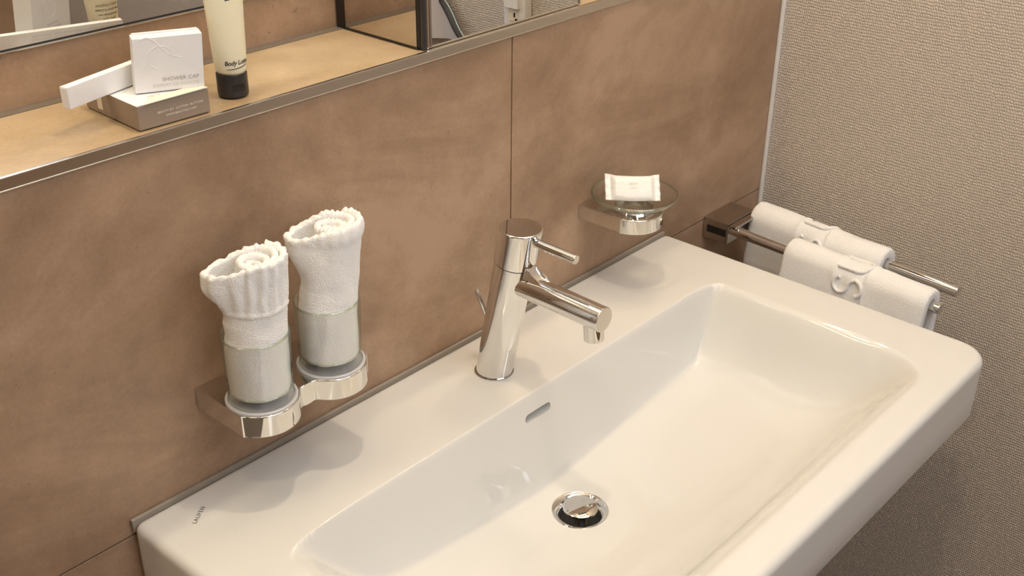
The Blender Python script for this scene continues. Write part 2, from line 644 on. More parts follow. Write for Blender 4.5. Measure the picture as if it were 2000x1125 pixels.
def perimeter_angles(n):
    pts = []
    K = 6000
    for i in range(K):
        th = 2 * PI * i / K
        t = ray_rr(DX, DY, th, OX0, OX1, OY0, OY1, 0.010, 0.038)
        pts.append((DX + t * math.cos(th), DY + t * math.sin(th), th))
    cum = [0]
    for i in range(K):
        x, y, _ = pts[i]; X, Y, _ = pts[(i + 1) % K]
        # blend arc length and angle so the drain ring stays even
        cum.append(cum[-1] + math.hypot(X - x, Y - y) + 0.35 / K)
    tot = cum[-1]
    out = []; j = 0
    for k in range(n):
        s_ = tot * k / n
        while cum[j + 1] < s_:
            j += 1
        f = (s_ - cum[j]) / (cum[j + 1] - cum[j])
        out.append(2 * PI * (j + f) / K)
    return out


def build_basin():
    NA = 620
    angs = perimeter_angles(NA)
    Ro = [ray_rr(DX, DY, t, OX0, OX1, OY0, OY1, 0.010, 0.038) for t in angs]
    Ri = [ray_rr(DX, DY, t, IX0 - 0.004, IX1 + 0.004, IY0 - 0.004, IY1 + 0.004, 0.03, 0.035) for t in angs]
    er = 0.0095
    prof = []   # list of functions (i)->(r, z)
    H = 0.0775
    rows = []

    def row(fn):
        vs = []
        for i, t in enumerate(angs):
            r, z = fn(i, t)
            vs.append((DX + r * math.cos(t), DY + r * math.sin(t), z))
        rows.append(vs)

    def insetr(i, d):
        # inset by distance d measured square to the outline
        t = angs[i]
        return ray_rr(DX, DY, t, OX0 + d, OX1 - d, OY0 + d, OY1 - d, max(0.010 - d, 0.0005), 0.038 - d) if d > 1e-6 else Ro[i]
    # inside bottom of the skirt first (closed solid), then skirt, edge round, top, bowl
    row(lambda i, t: (DR, -0.150))
    row(lambda i, t: (0.13 if Ro[i] > 0.26 else 0.5 * Ro[i], -0.150))
    row(lambda i, t: (insetr(i, 0.030), -0.098))
    row(lambda i, t: (insetr(i, 0.008), -H))
    row(lambda i, t: (insetr(i, 0.003), -H))
    row(lambda i, t: (Ro[i] - 0.0009, -H + 0.0009))
    row(lambda i, t: (Ro[i], -H + 0.003))
    row(lambda i, t: (Ro[i], -0.045))
    row(lambda i, t: (Ro[i], -er - 0.004))
    for k in range(0, 9):
        q = k / 8 * PI / 2
        d = er * (1 - math.cos(q))
        row(lambda i, t, d=d, q=q: (insetr(i, d), -er + er * math.sin(q)))
    Re = [insetr(i, er) for i in range(NA)]
    for k in range(1, 5):
        row(lambda i, t, k=k: (Re[i] + (Ri[i] - Re[i]) * k / 5, 0.0))
    nb = 88
    for k in range(0, nb + 1):
        f = k / nb
        ff = 0.16 * f + 0.84 * f ** 2.3      # dense near the lip
        def fn(i, t, ff=ff):
            r = Ri[i] + (DR - Ri[i]) * ff
            x, y = DX + r * math.cos(t), DY + r * math.sin(t)
            return r, bowl(x, y)
        row(fn)
    zd = bowl(DX, DY - DR)
    row(lambda i, t: (DR, -0.142))
    vs = [v for r_ in rows for v in r_]
    fs = []
    nr = len(rows)
    for a_ in range(nr):
        b_ = (a_ + 1) % nr
        for i in range(NA):
            j = (i + 1) % NA
            fs.append((a_ * NA + i, a_ * NA + j, b_ * NA + j, b_ * NA + i))
    return from_py('bowl_body', vs, fs, M_CERAMIC, None, True)


basin = thing('washbasin', 'large cream-white ceramic washbasin with wide back shelf mounted on the brown tiled wall', 'washbasin')
bb = build_basin()
# overflow slot, cut into the back wall of the bowl
OVX, OVZ, OVL, OVH = 0.4190, -0.0275, 0.0215, 0.0052
cut_out = []
for k in range(17):
    q = -PI / 2 + PI * k / 16
    cut_out.append((OVX + OVL - OVH + OVH * math.cos(q), OVZ + OVH * math.sin(q)))
for k in range(17):
    q = PI / 2 + PI * k / 16
    cut_out.append((OVX - OVL + OVH + OVH * math.cos(q), OVZ + OVH * math.sin(q)))
bm = bmesh.new()
f_ = bm.faces.new([bm.verts.new((x, -0.180, z)) for x, z in cut_out])
r_ = bmesh.ops.extrude_face_region(bm, geom=[f_])
for v in [q for q in r_['geom'] if isinstance(q, bmesh.types.BMVert)]:
    v.co.y = -0.070
cutter = from_bm('cutter_tmp', bm, M_CERAMIC)
md = bb.modifiers.new('cut', 'BOOLEAN')
md.operation = 'DIFFERENCE'; md.object = cutter; md.solver = 'EXACT'
dg = bpy.context.evaluated_depsgraph_get()
me2 = bpy.data.meshes.new_from_object(bb.evaluated_get(dg))
bb.modifiers.clear()
if len(me2.polygons) > 1000:
    bb.data = me2
smooth_by_angle(bb.data, 35)
bpy.data.objects.remove(cutter, do_unlink=True)
bb.parent = basin
box('sealant_joint', (-0.005, -0.0046, -0.012), (0.851, -0.0003, 0.0022), plain('greige_sealant', (0.30, 0.26, 0.215), 0.55), basin, 0.0012)
ang = math.atan2(0.0152, 0.0213)
text('maker_mark', 'LAUFEN', 0.0062, planemap((0.0345, -0.0490, 0.0001), (math.cos(ang), math.sin(ang), 0), (-math.sin(ang), math.cos(ang), 0)),
     M_MARK, basin, spacing=1.15, depth=0.00005)

# drain
dz = bowl(DX, DY - 0.034)
drn = thing('drain_plug', 'round chrome pop-up drain plug at the bottom of the basin bowl', 'drain')
ZD = -0.1240
ring = lathe('drain_ring', [(0.0322, ZD - 0.004), (0.0326, ZD + 0.0006), (0.0315, ZD + 0.0016), (0.0285, ZD + 0.0009), (0.0235, ZD - 0.0035), (0.0222, ZD - 0.009), (0.0222, ZD - 0.018), (0.0300, ZD - 0.018)],
             M_CHROME, drn, 72, True, (DX, DY, 0))
lathe('drain_throat', [(0, ZD - 0.0175), (0.0224, ZD - 0.0175), (0.0224, ZD - 0.0165), (0, ZD - 0.0165)], M_BLACK, drn, 48, False, (DX, DY, 0))
plug_c = (DX, DY, 0)
lathe('plug_cap', [(0, ZD + 0.0080), (0.012, ZD + 0.0078), (0.0185, ZD + 0.0070), (0.0198, ZD + 0.0058), (0.0196, ZD + 0.0040), (0.017, ZD + 0.0030), (0, ZD + 0.0030)], M_CHROME, drn, 72, False, plug_c)
lathe('plug_stem', [(0.006, ZD + 0.004), (0.006, ZD - 0.017)], M_CHROME_SATIN, drn, 24, False, plug_c)

# ------------------------------------------------------------------ faucet
fa = thing('faucet', 'chrome single-lever mixer tap leaning forward on the basin shelf', 'faucet')
B0 = Vector((0.4185, -0.0725, 0.0))
T0 = Vector((0.4185, -0.1100, 0.1920))
ax = (T0 - B0).normalized()
FL = (T0 - B0).length
SPLIT = 0.1520


def faucet_head():
    # rings square to the leaning axis at the bottom, turning almost level at the top
    n = 96; vs = []; fs = []; rows = []
    side = Vector((1, 0, 0)); fr = ax.cross(side).normalized()
    s0, s1 = SPLIT + 0.0013, FL
    prof = [(0.0, 0.0225), (0.0005, 0.0230), (0.0010, 0.0231)] + [(0.001 + (s1 - s0 - 0.0026) * k / 12, 0.0231 + 0.0004 * k / 12) for k in range(1, 13)]
    prof += [(s1 - s0 - 0.0008, 0.0231), (s1 - s0 - 0.0002, 0.0225), (s1 - s0, 0.0216)]
    for d_, r in prof:
        lev = 0.80 * (d_ / (s1 - s0)) ** 1.3
        rr = []
        for i in range(n):
            q = 2 * PI * i / n
            off = side * (r * math.cos(q)) + fr * (r * math.sin(q))
            off = off - ax * (off.z / ax.z) * lev
            rr.append(len(vs)); vs.append(B0 + ax * (s0 + d_) + off)
        rows.append(rr)
    for A, B in zip(rows, rows[1:]):
        for i in range(n):
            fs.append((A[i], A[(i + 1) % n], B[(i + 1) % n], B[i]))
    fs.append(tuple(rows[0])); fs.append(tuple(rows[-1]))
    bm = bmesh.new()
    bv = [bm.verts.new(v) for v in vs]
    for f in fs:
        bm.faces.new([bv[i] for i in f])
    return from_bm('lever_head', bm, M_CHROME, fa)


def faucet_column():
    # level foot blending into rings square to the leaning axis
    n = 72; vs = []; fs = []; rows = []
    side = Vector((1, 0, 0)); fr = ax.cross(side).normalized()
    K = 40
    for k in range(K + 1):
        s = SPLIT * k / K
        r = 0.0208 + 0.0012 * k / K
        lev = max(0.0, 1 - s / 0.05)
        rr = []
        for i in range(n):
            q = 2 * PI * i / n
            off = side * (r * math.cos(q)) + fr * (r * math.sin(q))
            off = off - ax * (off.z / ax.z) * lev
            rr.append(len(vs)); vs.append(B0 + ax * s + off)
        rows.append(rr)
    for A, B in zip(rows, rows[1:]):
        for i in range(n):
            fs.append((A[i], A[(i + 1) % n], B[(i + 1) % n], B[i]))
    fs.append(tuple(rows[0])); fs.append(tuple(rows[-1]))
    o = from_py('column', vs, fs, M_CHROME, fa, False)
    smooth_by_angle(o.data, 50)


faucet_column()
lathe('base_ring', [(0.0205, 0.0), (0.0222, 0.0), (0.0224, 0.0012), (0.0205, 0.0016)], M_CHROME_SATIN, fa, 64, True, (B0.x, B0.y, 0))
rod('split_gap', B0 + ax * (SPLIT - 0.001), B0 + ax * (SPLIT + 0.002), 0.0212, M_DARKRUBBER, fa, bev=0.0002)
hd = faucet_head()
# spout: a thick round arm out of the column
SP0 = Vector((0.4185, -0.1000, 0.1266)); SP1 = Vector((0.4185, -0.2235, 0.1250))
rod('spout', SP0, SP1, 0.0137, M_CHROME, fa, 64, 0.0009, 3)
# soft web above the spout root
web = bmesh.new()
pr = [(-0.1130, 0.1620), (-0.1265, 0.1490), (-0.1320, 0.1420), (-0.1400, 0.1385), (-0.1520, 0.1370), (-0.152, 0.1300), (-0.1050, 0.1300), (-0.1020, 0.1500)]
A_ = [web.verts.new((0.4185 - 0.0075, y, z)) for y, z in pr]
B_ = [web.verts.new((0.4185 + 0.0075, y, z)) for y, z in pr]
for i in range(len(pr)):
    j = (i + 1) % len(pr)
    web.faces.new((A_[i], A_[j], B_[j], B_[i]))
web.faces.new(A_); web.faces.new(B_)
bmesh.ops.bevel(web, geom=web.edges[:], offset=0.0035, segments=3, profile=0.5, affect='EDGES')
from_bm('spout_web', web, M_CHROME, fa)
AE = Vector((0.4185, -0.2100, 0.1180))
aer = rod('aerator', AE, AE + Vector((0, -0.002, -0.0205)), 0.0108, M_CHROME, fa, 48, 0.0008)
rod('aerator_mesh', AE + Vector((0, -0.00185, -0.0190)), AE + Vector((0, -0.0021, -0.0207)), 0.0086, M_BLACK, aer, 40, 0.0002)
LV0 = Vector((0.4185, -0.1230, 0.1812)); LV1 = Vector((0.4185, -0.1850, 0.1800))
lv = rod('lever', LV0, LV1, 0.0050, M_CHROME, hd, 40, 0.0010)
# pull rod of the pop-up waste behind the column
from_bm('pull_rod', tube_bm([(0.4330, -0.0480, 0.0), (0.4330, -0.0500, 0.035), (0.4280, -0.0560, 0.052), (0.4220, -0.0585, 0.064), (0.4190, -0.0560, 0.0760), (0.4185, -0.0500, 0.0880), (0.4185, -0.0455, 0.0945)],
                            [0.0020, 0.0020, 0.0024, 0.0026, 0.0030, 0.0036, 0.0030], 16), M_CHROME, fa)

# ------------------------------------------------------------------ double tumbler holder
TG = [(0.1155, -0.0580), (0.1990, -0.0580)]
HX0, HX1, HZ0, HZ1 = 0.0815, 0.2330, 0.0838, 0.1065


def lobed_outline(centers, r, x0, x1, waist, n=70):
    out = [(x1, -0.0005)]
    front = []
    for k in range(n + 1):
        x = x1 + (x0 - x1) * (0.5 - 0.5 * math.cos(PI * k / n))
        k_ = 0.0030
        v = 0.0
        vals = []
        for cx, cy in centers:
            d2 = r * r - (x - cx) ** 2
            vals.append(-cy + (math.sqrt(d2) if d2 > 0 else -6 * (abs(x - cx) - r)))
        if len(centers) > 1:
            vals.append(waist)
            m_ = max(vals)
            v = m_ + 0.0022 * math.log(sum(math.exp((q - m_) / 0.0022) for q in vals)) - 0.0
        else:
            v = max(max(vals), -centers[0][1])
        front.append((x, -v))
    out += front + [(x0, -0.0005)]
    return out


holder = thing('tumbler_holder', 'chrome double tumbler holder with two rounded lobes on the tiled wall', 'holder')
from_bm('holder_plate', plate_bm(lobed_outline(TG, 0.0345, HX0, HX1, 0.0720), HZ0, HZ1, 0.0012), M_CHROME, holder)
for gx, gy in TG:
    lathe('holder_insert', [(0, HZ1 - 0.001), (0.0306, HZ1 - 0.001), (0.0306, HZ1 + 0.0003), (0, HZ1 + 0.0003)], M_FROST, holder, 64, False, (gx, gy, 0))
    lathe('holder_ring', [(0.0305, HZ1 - 0.002), (0.0330, HZ1 - 0.002), (0.0336, HZ1 + 0.0018), (0.0328, HZ1 + 0.0030), (0.0312, HZ1 + 0.0026), (0.0305, HZ1 + 0.001)], M_FROST, holder, 72, True, (gx, gy, 0))


def tumbler(gx, gy, label):
    zb, zr = HZ1 + 0.0005, 0.1765
    t = thing('tumbler', label, 'glass', group='glass tumblers in the chrome holder')
    prof = [(0, zb), (0.0270, zb), (0.0292, zb + 0.0010), (0.0302, zb + 0.004), (0.0318, zr - 0.002), (0.0316, zr - 0.0004), (0.0307, zr), (0.0299, zr - 0.0006),
            (0.0302, zr - 0.002), (0.0290, zb + 0.015), (0.0282, zb + 0.0112), (0.0245, zb + 0.0098), (0, zb + 0.0095)]
    lathe('glass_wall', prof, M_GLASS, t, 96, False, (gx, gy, 0))
    from_bm('glass_rim', tube_bm([(gx + 0.0308 * math.cos(2 * PI * k / 72), gy + 0.0308 * math.sin(2 * PI * k / 72), zr - 0.0004) for k in range(73)], 0.00115, 10), M_GLASS_RIM, t)
    from_bm('glass_foot', tube_bm([(gx + 0.0286 * math.cos(2 * PI * k / 72), gy + 0.0286 * math.sin(2 * PI * k / 72), zb + 0.0125) for k in range(73)], 0.0010, 10), M_GLASS_RIM, t)
    return t


tumbler(*TG[0], 'clear glass tumbler on the left of the chrome holder, ribbed towel inside')
tumbler(*TG[1], 'clear glass tumbler on the right of the chrome holder, smooth towel inside')


def terry_disp(v, amp, seed=0.0):
    p_ = v * 520.0 + Vector((seed, seed, seed))
    q = v * 90.0 + Vector((seed * 2, 0, seed))
    return amp * (0.6 * noise.noise(p_) + 0.7 * noise.noise(q))


def rolled_towel(label, center, z0, zt, r_in, pitch, turns, bdir, bulge, drop, ribs, lean, seed, endang, scal=0.0015, hup=0.035, gp=5.0, hs=0.184, side=0.0):
    """one long strip of towelling rolled up, drawn as a spiral sheet standing in the glass"""
    cx, cy = center
    th = pitch * 0.90
    NJ = int(130 * turns)
    NH = 84
    rows = []
    base_r = r_in + pitch * turns
    for h in range(NH + 1):
        fh = h / NH
        outer, inner = [], []
        for j in range(NJ + 1):
            fj = j / NJ
            phi = endang - 2 * PI * turns * (1 - fj)
            r = r_in + pitch * turns * fj
            turn_left = turns * (1 - fj)
            dw = math.cos(phi - bdir)
            ztop = zt + 0.0025 * noise.noise(Vector((phi * 0.8, seed, fj * 4)))
            w_ = min(1.0, max(0.0, (0.97 - turn_left) / 0.22))
            w_ = w_ * w_ * (3 - 2 * w_)
            g_ = max(0.0, dw)
            ztop -= drop * w_ * g_ ** 2
            ztop -= 0.006 * max(0.0, turn_left - 1.2) ** 0.7
            ztop += scal * abs(math.sin(phi * (11 + 2 * fj))) * 0.9 + 0.0009 * noise.noise(Vector((phi * 22, seed, 3)))
            z = z0 + (ztop - z0) * fh
            hf = (z - 0.150) / (zt - 0.150)
            hf = min(1.0, max(0.0, hf))
            hb = min(1.0, max(0.0, (z - hs) / hup)); hb = hb * hb * (3 - 2 * hb)
            kg = 1.0 - min(1.0, max(0.0, (z - 0.172) / 0.022))
            r = r + pitch * min(1.0, turn_left) * min(1.0, max(0.0, (1.0 - turn_left) / 0.16)) * kg * 0.92
            rc = r + bulge * w_ * (g_ ** gp) * hb + side * w_ * g_ ** 2 * min(1.0, max(0.0, (z - 0.177) / 0.014))
            # swell of the upper part against the part held in the glass
            scale = 1.0
            lim = (0.0282 + 0.0014 * min(1.0, (z - z0) / 0.055)) / (base_r + th * 0.5)
            if z < 0.190:
                k_ = min(1.0, max(0.0, (z - 0.176) / 0.014))
                scale = scale * k_ + min(scale, lim) * (1 - k_)
            fold = 0.0011 * noise.noise(Vector((math.cos(phi) * 2.2, math.sin(phi) * 2.2, z * 38 + seed)))
            rib = 0.0
            if ribs and hf > 0.52 and turn_left < 1.0:
                e_ = min(1.0, (hf - 0.52) / 0.10)
                rib = 0.00135 * math.sin(phi * 15 + 1.4 * noise.noise(Vector((phi * 3, z * 60, seed)))) * e_
                if 0.50 < hf < 0.56:
                    rib += 0.0010
            elif not ribs and hf > 0.83 and turn_left < 1.0:
                rib = 0.0016 * max(0, math.sin((hf - 0.83) / 0.17 * PI)) + 0.0008 * math.sin(phi * 16) * (hf > 0.86)
            # round over at the very top
            et = max(0.0, (z - (ztop - 0.0030)) / 0.0030)
            tt = th * 0.5 * math.sqrt(max(0.0, 1 - (et * 0.92) ** 2))
            lx = lean[0] * max(0, z - 0.16) / (zt - 0.16)
            ly = lean[1] * max(0, z - 0.16) / (zt - 0.16)
            ux, uy = math.cos(phi), math.sin(phi)
            ro = (rc + fold + rib) * scale + tt
            ri = (rc + fold) * scale - tt
            po = Vector((cx + lx + ux * ro, cy + ly + uy * ro, z))
            pi_ = Vector((cx + lx + ux * ri, cy + ly + uy * ri, z))
            d = terry_disp(po, 0.00045, seed)
            if z < 0.180:
                d = min(d, 0.0)
            po += Vector((ux, uy, 0)) * d + Vector((0, 0, 1)) * (d * (1.4 if fh > 0.97 else 0))
            outer.append(po); inner.append(pi_)
        rows.append(outer + inner[::-1])
    n = len(rows[0])
    vs = [v for r_ in rows for v in r_]
    fs = []
    for a_ in range(NH):
        for i in range(n):
            j = (i + 1) % n
            fs.append((a_ * n + i, a_ * n + j, (a_ + 1) * n + j, (a_ + 1) * n + i))
    for base in (0, NH * n):
        for i in range(NJ):
            fs.append((base + i, base + i + 1, base + n - 2 - i, base + n - 1 - i))
    o = from_py('rolled_towel', vs, fs, M_TERRY, None, True)
    tag(o, label, 'towel', 'rolled white towels standing in the tumblers')
    return o


rolled_towel('rolled white towel with ribbed hem standing in the left tumbler', TG[0], HZ1 + 0.0112, 0.2525, 0.0025, 0.0070, 3.3,
             math.radians(152), 0.0175, 0.011, True, (0.0065, -0.004), 1.7, math.radians(392), hup=0.030, gp=5, hs=0.200, side=0.0045)
rolled_towel('rolled white towel with smooth side flap standing in the right tumbler', TG[1], HZ1 + 0.0112, 0.2560, 0.0025, 0.0069, 3.3,
             math.radians(143), 0.0170, 0.014, False, (0.0110, -0.004), 9.3, math.radians(388), 0.0022, hup=0.045, gp=4, hs=0.195, side=0.0025)

# ------------------------------------------------------------------ soap dish
SC = (0.6910, -0.0600)
sh = thing('soap_holder', 'small rounded chrome wall bracket under the glass soap dish', 'holder')
from_bm('bracket_plate', plate_bm(lobed_outline([SC], 0.0370, 0.6545, 0.7275, 0), 0.0880, 0.1075, 0.0014), M_CHROME, sh)
lathe('bracket_ring', [(0.0235, 0.1060), (0.0262, 0.1060), (0.0266, 0.1105), (0.0255, 0.1118), (0.0235, 0.1110)], M_CHROME, sh, 64, True, (*SC, 0))
sd = thing('soap_dish', 'shallow round clear glass soap dish on the chrome bracket', 'dish')
lathe('glass_bowl', [(0, 0.1085), (0.0215, 0.1085), (0.0228, 0.1110), (0.0240, 0.1135), (0.0330, 0.1155), (0.0440, 0.1195), (0.0520, 0.1245), (0.0545, 0.1275), (0.0546, 0.1288), (0.0536, 0.1294), (0.0522, 0.1286),
                     (0.0495, 0.1265), (0.0420, 0.1222), (0.0320, 0.1188), (0.0240, 0.1172), (0.0, 0.1165)], M_GLASS, sd, 96, False, (*SC, 0))
from_bm('glass_rim', tube_bm([(SC[0] + 0.0537 * math.cos(2 * PI * k / 90), SC[1] + 0.0537 * math.sin(2 * PI * k / 90), 0.1287) for k in range(91)], 0.0014, 10), M_GLASS_RIM, sd)


def wrapped_soap():
    # pillow packet: body swells in the middle, crimped fins at both ends
    L_, W_ = 0.0690, 0.0350
    ux = Vector((0.720, -0.692, -0.045)).normalized()
    nrm = (Vector((-0.3964, -0.822, 0.7031)) - Vector((0.69, -0.06, 0.13))).normalized()
    nrm = (nrm + Vector((0, 0, 0.55))).normalized()
    uy = nrm.cross(ux).normalized()
    nrm = ux.cross(uy).normalized()
    cen = Vector((0.6895, -0.0570, 0.1368))
    NX, NY = 60, 26
    vs, fs = [], []
    for side in (1, -1):
        for i in range(NX + 1):
            for j in range(NY + 1):
                u = -1 + 2 * i / NX
                v = -1 + 2 * j / NY
                au = abs(u)
                body = min(1.0, max(0.0, (0.80 - au) / 0.16)) ** 0.6 if au < 0.80 else 0.0
                hgt = 0.0062 * body * (max(0.0, 1 - abs(v) ** 3.0)) ** 0.5
                zz = side * (hgt + 0.00035)
                zz += 0.0006 * noise.noise(Vector((u * 6, v * 5, side * 3))) * (1 if body > 0 else 0.4)
                if au >= 0.80:
                    zz += 0.0010 * math.sin(v * 9) * (au - 0.8) / 0.2
                pin = 1 - 0.045 * body * 1.0
                x = u * L_ / 2 + (0.0005 * (-1) ** j if au > 0.999 else 0)
                y = v * W_ / 2 * pin - 0.0022 * (1 - u * u)
                vs.append(cen + ux * x + uy * y + nrm * zz)
    n1 = (NX + 1) * (NY + 1)
    idx = lambda s_, i, j: s_ * n1 + i * (NY + 1) + j
    for s_ in (0, 1):
        for i in range(NX):
            for j in range(NY):
                fs.append((idx(s_, i, j), idx(s_, i + 1, j), idx(s_, i + 1, j + 1), idx(s_, i, j + 1)))
    for i in range(NX):
        fs.append((idx(0, i, 0), idx(0, i + 1, 0), idx(1, i + 1, 0), idx(1, i, 0)))
        fs.append((idx(0, i, NY), idx(0, i + 1, NY), idx(1, i + 1, NY), idx(1, i, NY)))
    for j in range(NY):
        fs.append((idx(0, 0, j), idx(0, 0, j + 1), idx(1, 0, j + 1), idx(1, 0, j)))
        fs.append((idx(0, NX, j), idx(0, NX, j + 1), idx(1, NX, j + 1), idx(1, NX, j)))
    t = thing('wrapped_soap', 'small white wrapped soap bar leaning in the glass soap dish', 'soap')
    from_py('wrapper', vs, fs, M_SOAP, t, True)
    mp = lambda oy: (lambda x, y, z: cen + ux * x + uy * (y + oy) + nrm * (0.0069 + z))
    text('print', 'SOAP', 0.0042, mp(0.000), M_PALE_TXT, t, 'CENTER', 0.00003)
    text('print', 'SAVON', 0.0026, mp(-0.0050), M_PALE_TXT, t, 'CENTER', 0.00003)


wrapped_soap()

# ------------------------------------------------------------------ towel rail
rail = thing('towel_rail', 'double-bar chrome towel rail on the tiled wall right of the basin', 'towel rail')
hb_ = box('wall_block', (0.958, -0.044, -0.0440), (1.032, -0.0005, -0.0120), M_CHROME_SATIN, rail, 0.0012)
box('block_slot', (0.9572, -0.040, -0.0330), (0.9590, -0.008, -0.0220), M_BLACK, hb_, 0.0002)
setlabel(box('swivel_plate', (0.958, -0.0560, -0.0165), (1.036, -0.0450, -0.0125), M_CHROME_SATIN, rail, 0.0010), 'bright lip in front of the block')
FB0, FB1 = Vector((0.9690, -0.040, -0.0235)), Vector((0.9475, -0.3740, -0.0235))
BB0, BB1 = Vector((1.0310, -0.040, -0.0190)), Vector((1.0010, -0.3745, -0.0190))
for p0_, p1_ in ((FB0, FB1), (BB0, BB1)):
    rod('bar', p0_, p1_, 0.0077, M_CHROME, rail, 40, 0.0010)


def hung_towel(label, p0, p1, y0, y1, rb, drop_f, drop_b, spread, seed, letters):
    """folded hand towel draped over a bar; p0-p1 bar axis, y range along it"""
    d = (p1 - p0).normalized()
    nx = Vector((-1, 0, 0)); nx = (nx - d * nx.dot(d)).normalized()   # towards the basin
    upv = Vector((0, 0, 1))

    def at(y):
        t = (y - p0.y) / (p1.y - p0.y)
        return p0 + (p1 - p0) * t
    th = 0.0150
    NC, NL = 90, 120
    arc = 0.42

    def center_path(s):
        # s in 0..1 : front bottom -> over the bar -> back bottom ; returns (u, z) and outward normal angle
        half = rb + th / 2
        if s < 0.42:
            k = 1 - s / 0.42
            return half + spread * (1 - (1 - k) ** 2), -drop_f * k, 0.0
        if s > 0.58:
            k = (s - 0.58) / 0.42
            return -half - spread * 0.25 * k, -drop_b * k, PI
        q = (s - 0.42) / 0.16 * PI
        return half * math.cos(q), half * math.sin(q), q
    ss = []
    for i in range(NC + 1):
        ss.append(i / NC)
    pts = [center_path(s) for s in ss]
    rows = []
    for l in range(NL + 1):
        fl = l / NL
        y = y0 + (y1 - y0) * fl
        base = at(y)
        edge = min(fl, 1 - fl) * abs(y1 - y0)
        er_ = min(1.0, edge / 0.008)
        tt = th * (0.62 + 0.38 * math.sqrt(1 - (1 - er_) ** 2))
        sag = 0.0
        outer, inner = [], []
        for i, (u, z, q) in enumerate(pts):
            a0 = pts[max(i - 1, 0)]; a1 = pts[min(i + 1, NC)]
            tu, tz = a1[0] - a0[0], a1[1] - a0[1]
            ln = math.hypot(tu, tz)
            nu, nz = -(-tz) / ln, -(tu) / ln
            # outward = away from the bar axis
            if nu * u + nz * (z + 0.06 if z > -0.01 else 0) < 0:
                nu, nz = -nu, -nz
            w_ = 0.0022 * noise.noise(Vector((y * 16, z * 12 + (1 if u > 0 else 7), seed)))
            co = base + nx * (u + nu * (tt / 2 + w_)) + upv * (z + nz * (tt / 2 + w_))
            ci = base + nx * (u - nu * tt / 2) + upv * (z - nz * tt / 2)
            dd = terry_disp(co, 0.00045, seed)
            # pressed border band across the towel
            if letters and 0.36 < fl < 0.62:
                e_ = min(fl - 0.36, 0.62 - fl)
                dd = dd * 0.3 - 0.0011 * min(1, e_ / 0.015) + (0.0022 * math.sin(PI * e_ / 0.035) if e_ < 0.035 else 0)
            co += nx * (nu * dd) + upv * (nz * dd)
            outer.append(co); inner.append(ci)
        rows.append(outer + inner[::-1])
    n = len(rows[0])
    vs = [v for r_ in rows for v in r_]
    fs = []
    for a_ in range(NL):
        for i in range(n):
            j = (i + 1) % n
            fs.append((a_ * n + i, a_ * n + j, (a_ + 1) * n + j, (a_ + 1) * n + i))
    for basei in (0, NL * n):
        for i in range(NC):
            fs.append((basei + i, basei + i + 1, basei + n - 2 - i, basei + n - 1 - i))
    o = from_py('hand_towel', vs, fs, M_TERRY, None, True)
    tag(o, label, 'towel', 'white hand towels on the rail')
    # raised letters running down the band
    if letters:
        ymid = y0 + (y1 - y0) * 0.49
        total = sum(math.hypot(pts[i + 1][0] - pts[i][0], pts[i + 1][1] - pts[i][1]) for i in range(NC))
        cum = [0]
        for i in range(NC):
            cum.append(cum[-1] + math.hypot(pts[i + 1][0] - pts[i][0], pts[i + 1][1] - pts[i][1]))

        def surf(arcl, yy, h):
            arcl = min(max(arcl, 0.0), total - 1e-6)
            i = 0
            while cum[i + 1] < arcl:
                i += 1
            f = (arcl - cum[i]) / (cum[i + 1] - cum[i])
            u = pts[i][0] + (pts[i + 1][0] - pts[i][0]) * f
            z = pts[i][1] + (pts[i + 1][1] - pts[i][1]) * f
            a0 = pts[max(i - 1, 0)]; a1 = pts[min(i + 2, NC)]
            tu, tz = a1[0] - a0[0], a1[1] - a0[1]
            ln = math.hypot(tu, tz)
            nu, nz = tz / ln, -tu / ln
            if nu * u + nz * (z + 0.06 if z > -0.01 else 0) < 0:
                nu, nz = -nu, -nz
            base = at(yy)
            k = th / 2 + h
            return base + nx * (u + nu * k) + upv * (z + nz * k)
        arc_top = cum[int(NC * 0.5)]
        # letter strokes as soft tubes
        for ch, s_mid in letters:
            hgt, wid = 0.042, 0.0215
            strokes = []
            if ch == 'S':
                st = []
                for k in range(29):
                    q = k / 28
                    if q < 0.5:
                        an = math.radians(20 + 250 * (q / 0.5))
                        st.append((-0.5 * math.cos(an), 0.25 + 0.25 * math.sin(an)))
                    else:
                        an = math.radians(90 - 250 * ((q - 0.5) / 0.5))
                        st.append((-0.5 * math.cos(an), -0.25 + 0.25 * math.sin(an)))
                strokes.append(st)
            elif ch == 'U':
                st = [(-0.5, 0.5), (-0.5, 0.2), (-0.5, -0.1)]
                for k in range(13):
                    an = PI + PI * k / 12
                    st.append((0.5 * math.cos(an), -0.15 + 0.35 * math.sin(an)))
                st += [(0.5, -0.1), (0.5, 0.2), (0.5, 0.5)]
                strokes.append(st)
            elif ch == 'O':
                strokes.append([(0.5 * math.cos(2 * PI * k / 24), 0.5 * math.sin(2 * PI * k / 24)) for k in range(25)])
            for st in strokes:
                # text top points towards the wall end of the rail: letters read across the towel
                pp = [surf(arc_top - s_mid - px * wid, ymid + py * hgt, 0.0002) for px, py in st]
                from_bm('embossed_letter', tube_bm(pp, 0.0027, 10), M_TERRY, o)
    return o


hung_towel('folded white hand towel on the rear bar nearest the wallpaper', BB0, BB1, -0.050, -0.268, 0.0082, 0.20, 0.20, 0.007, 3.0,
           [('U', -0.006), ('S', 0.030)])
hung_towel('folded white hand towel on the front bar beside the basin', FB0, FB1, -0.146, -0.362, 0.0082, 0.21, 0.19, 0.018, 5.0,
           [('U', 0.001), ('S', 0.031)])

# ------------------------------------------------------------------ toiletries on the ledge
ZT = ZL + 0.0003
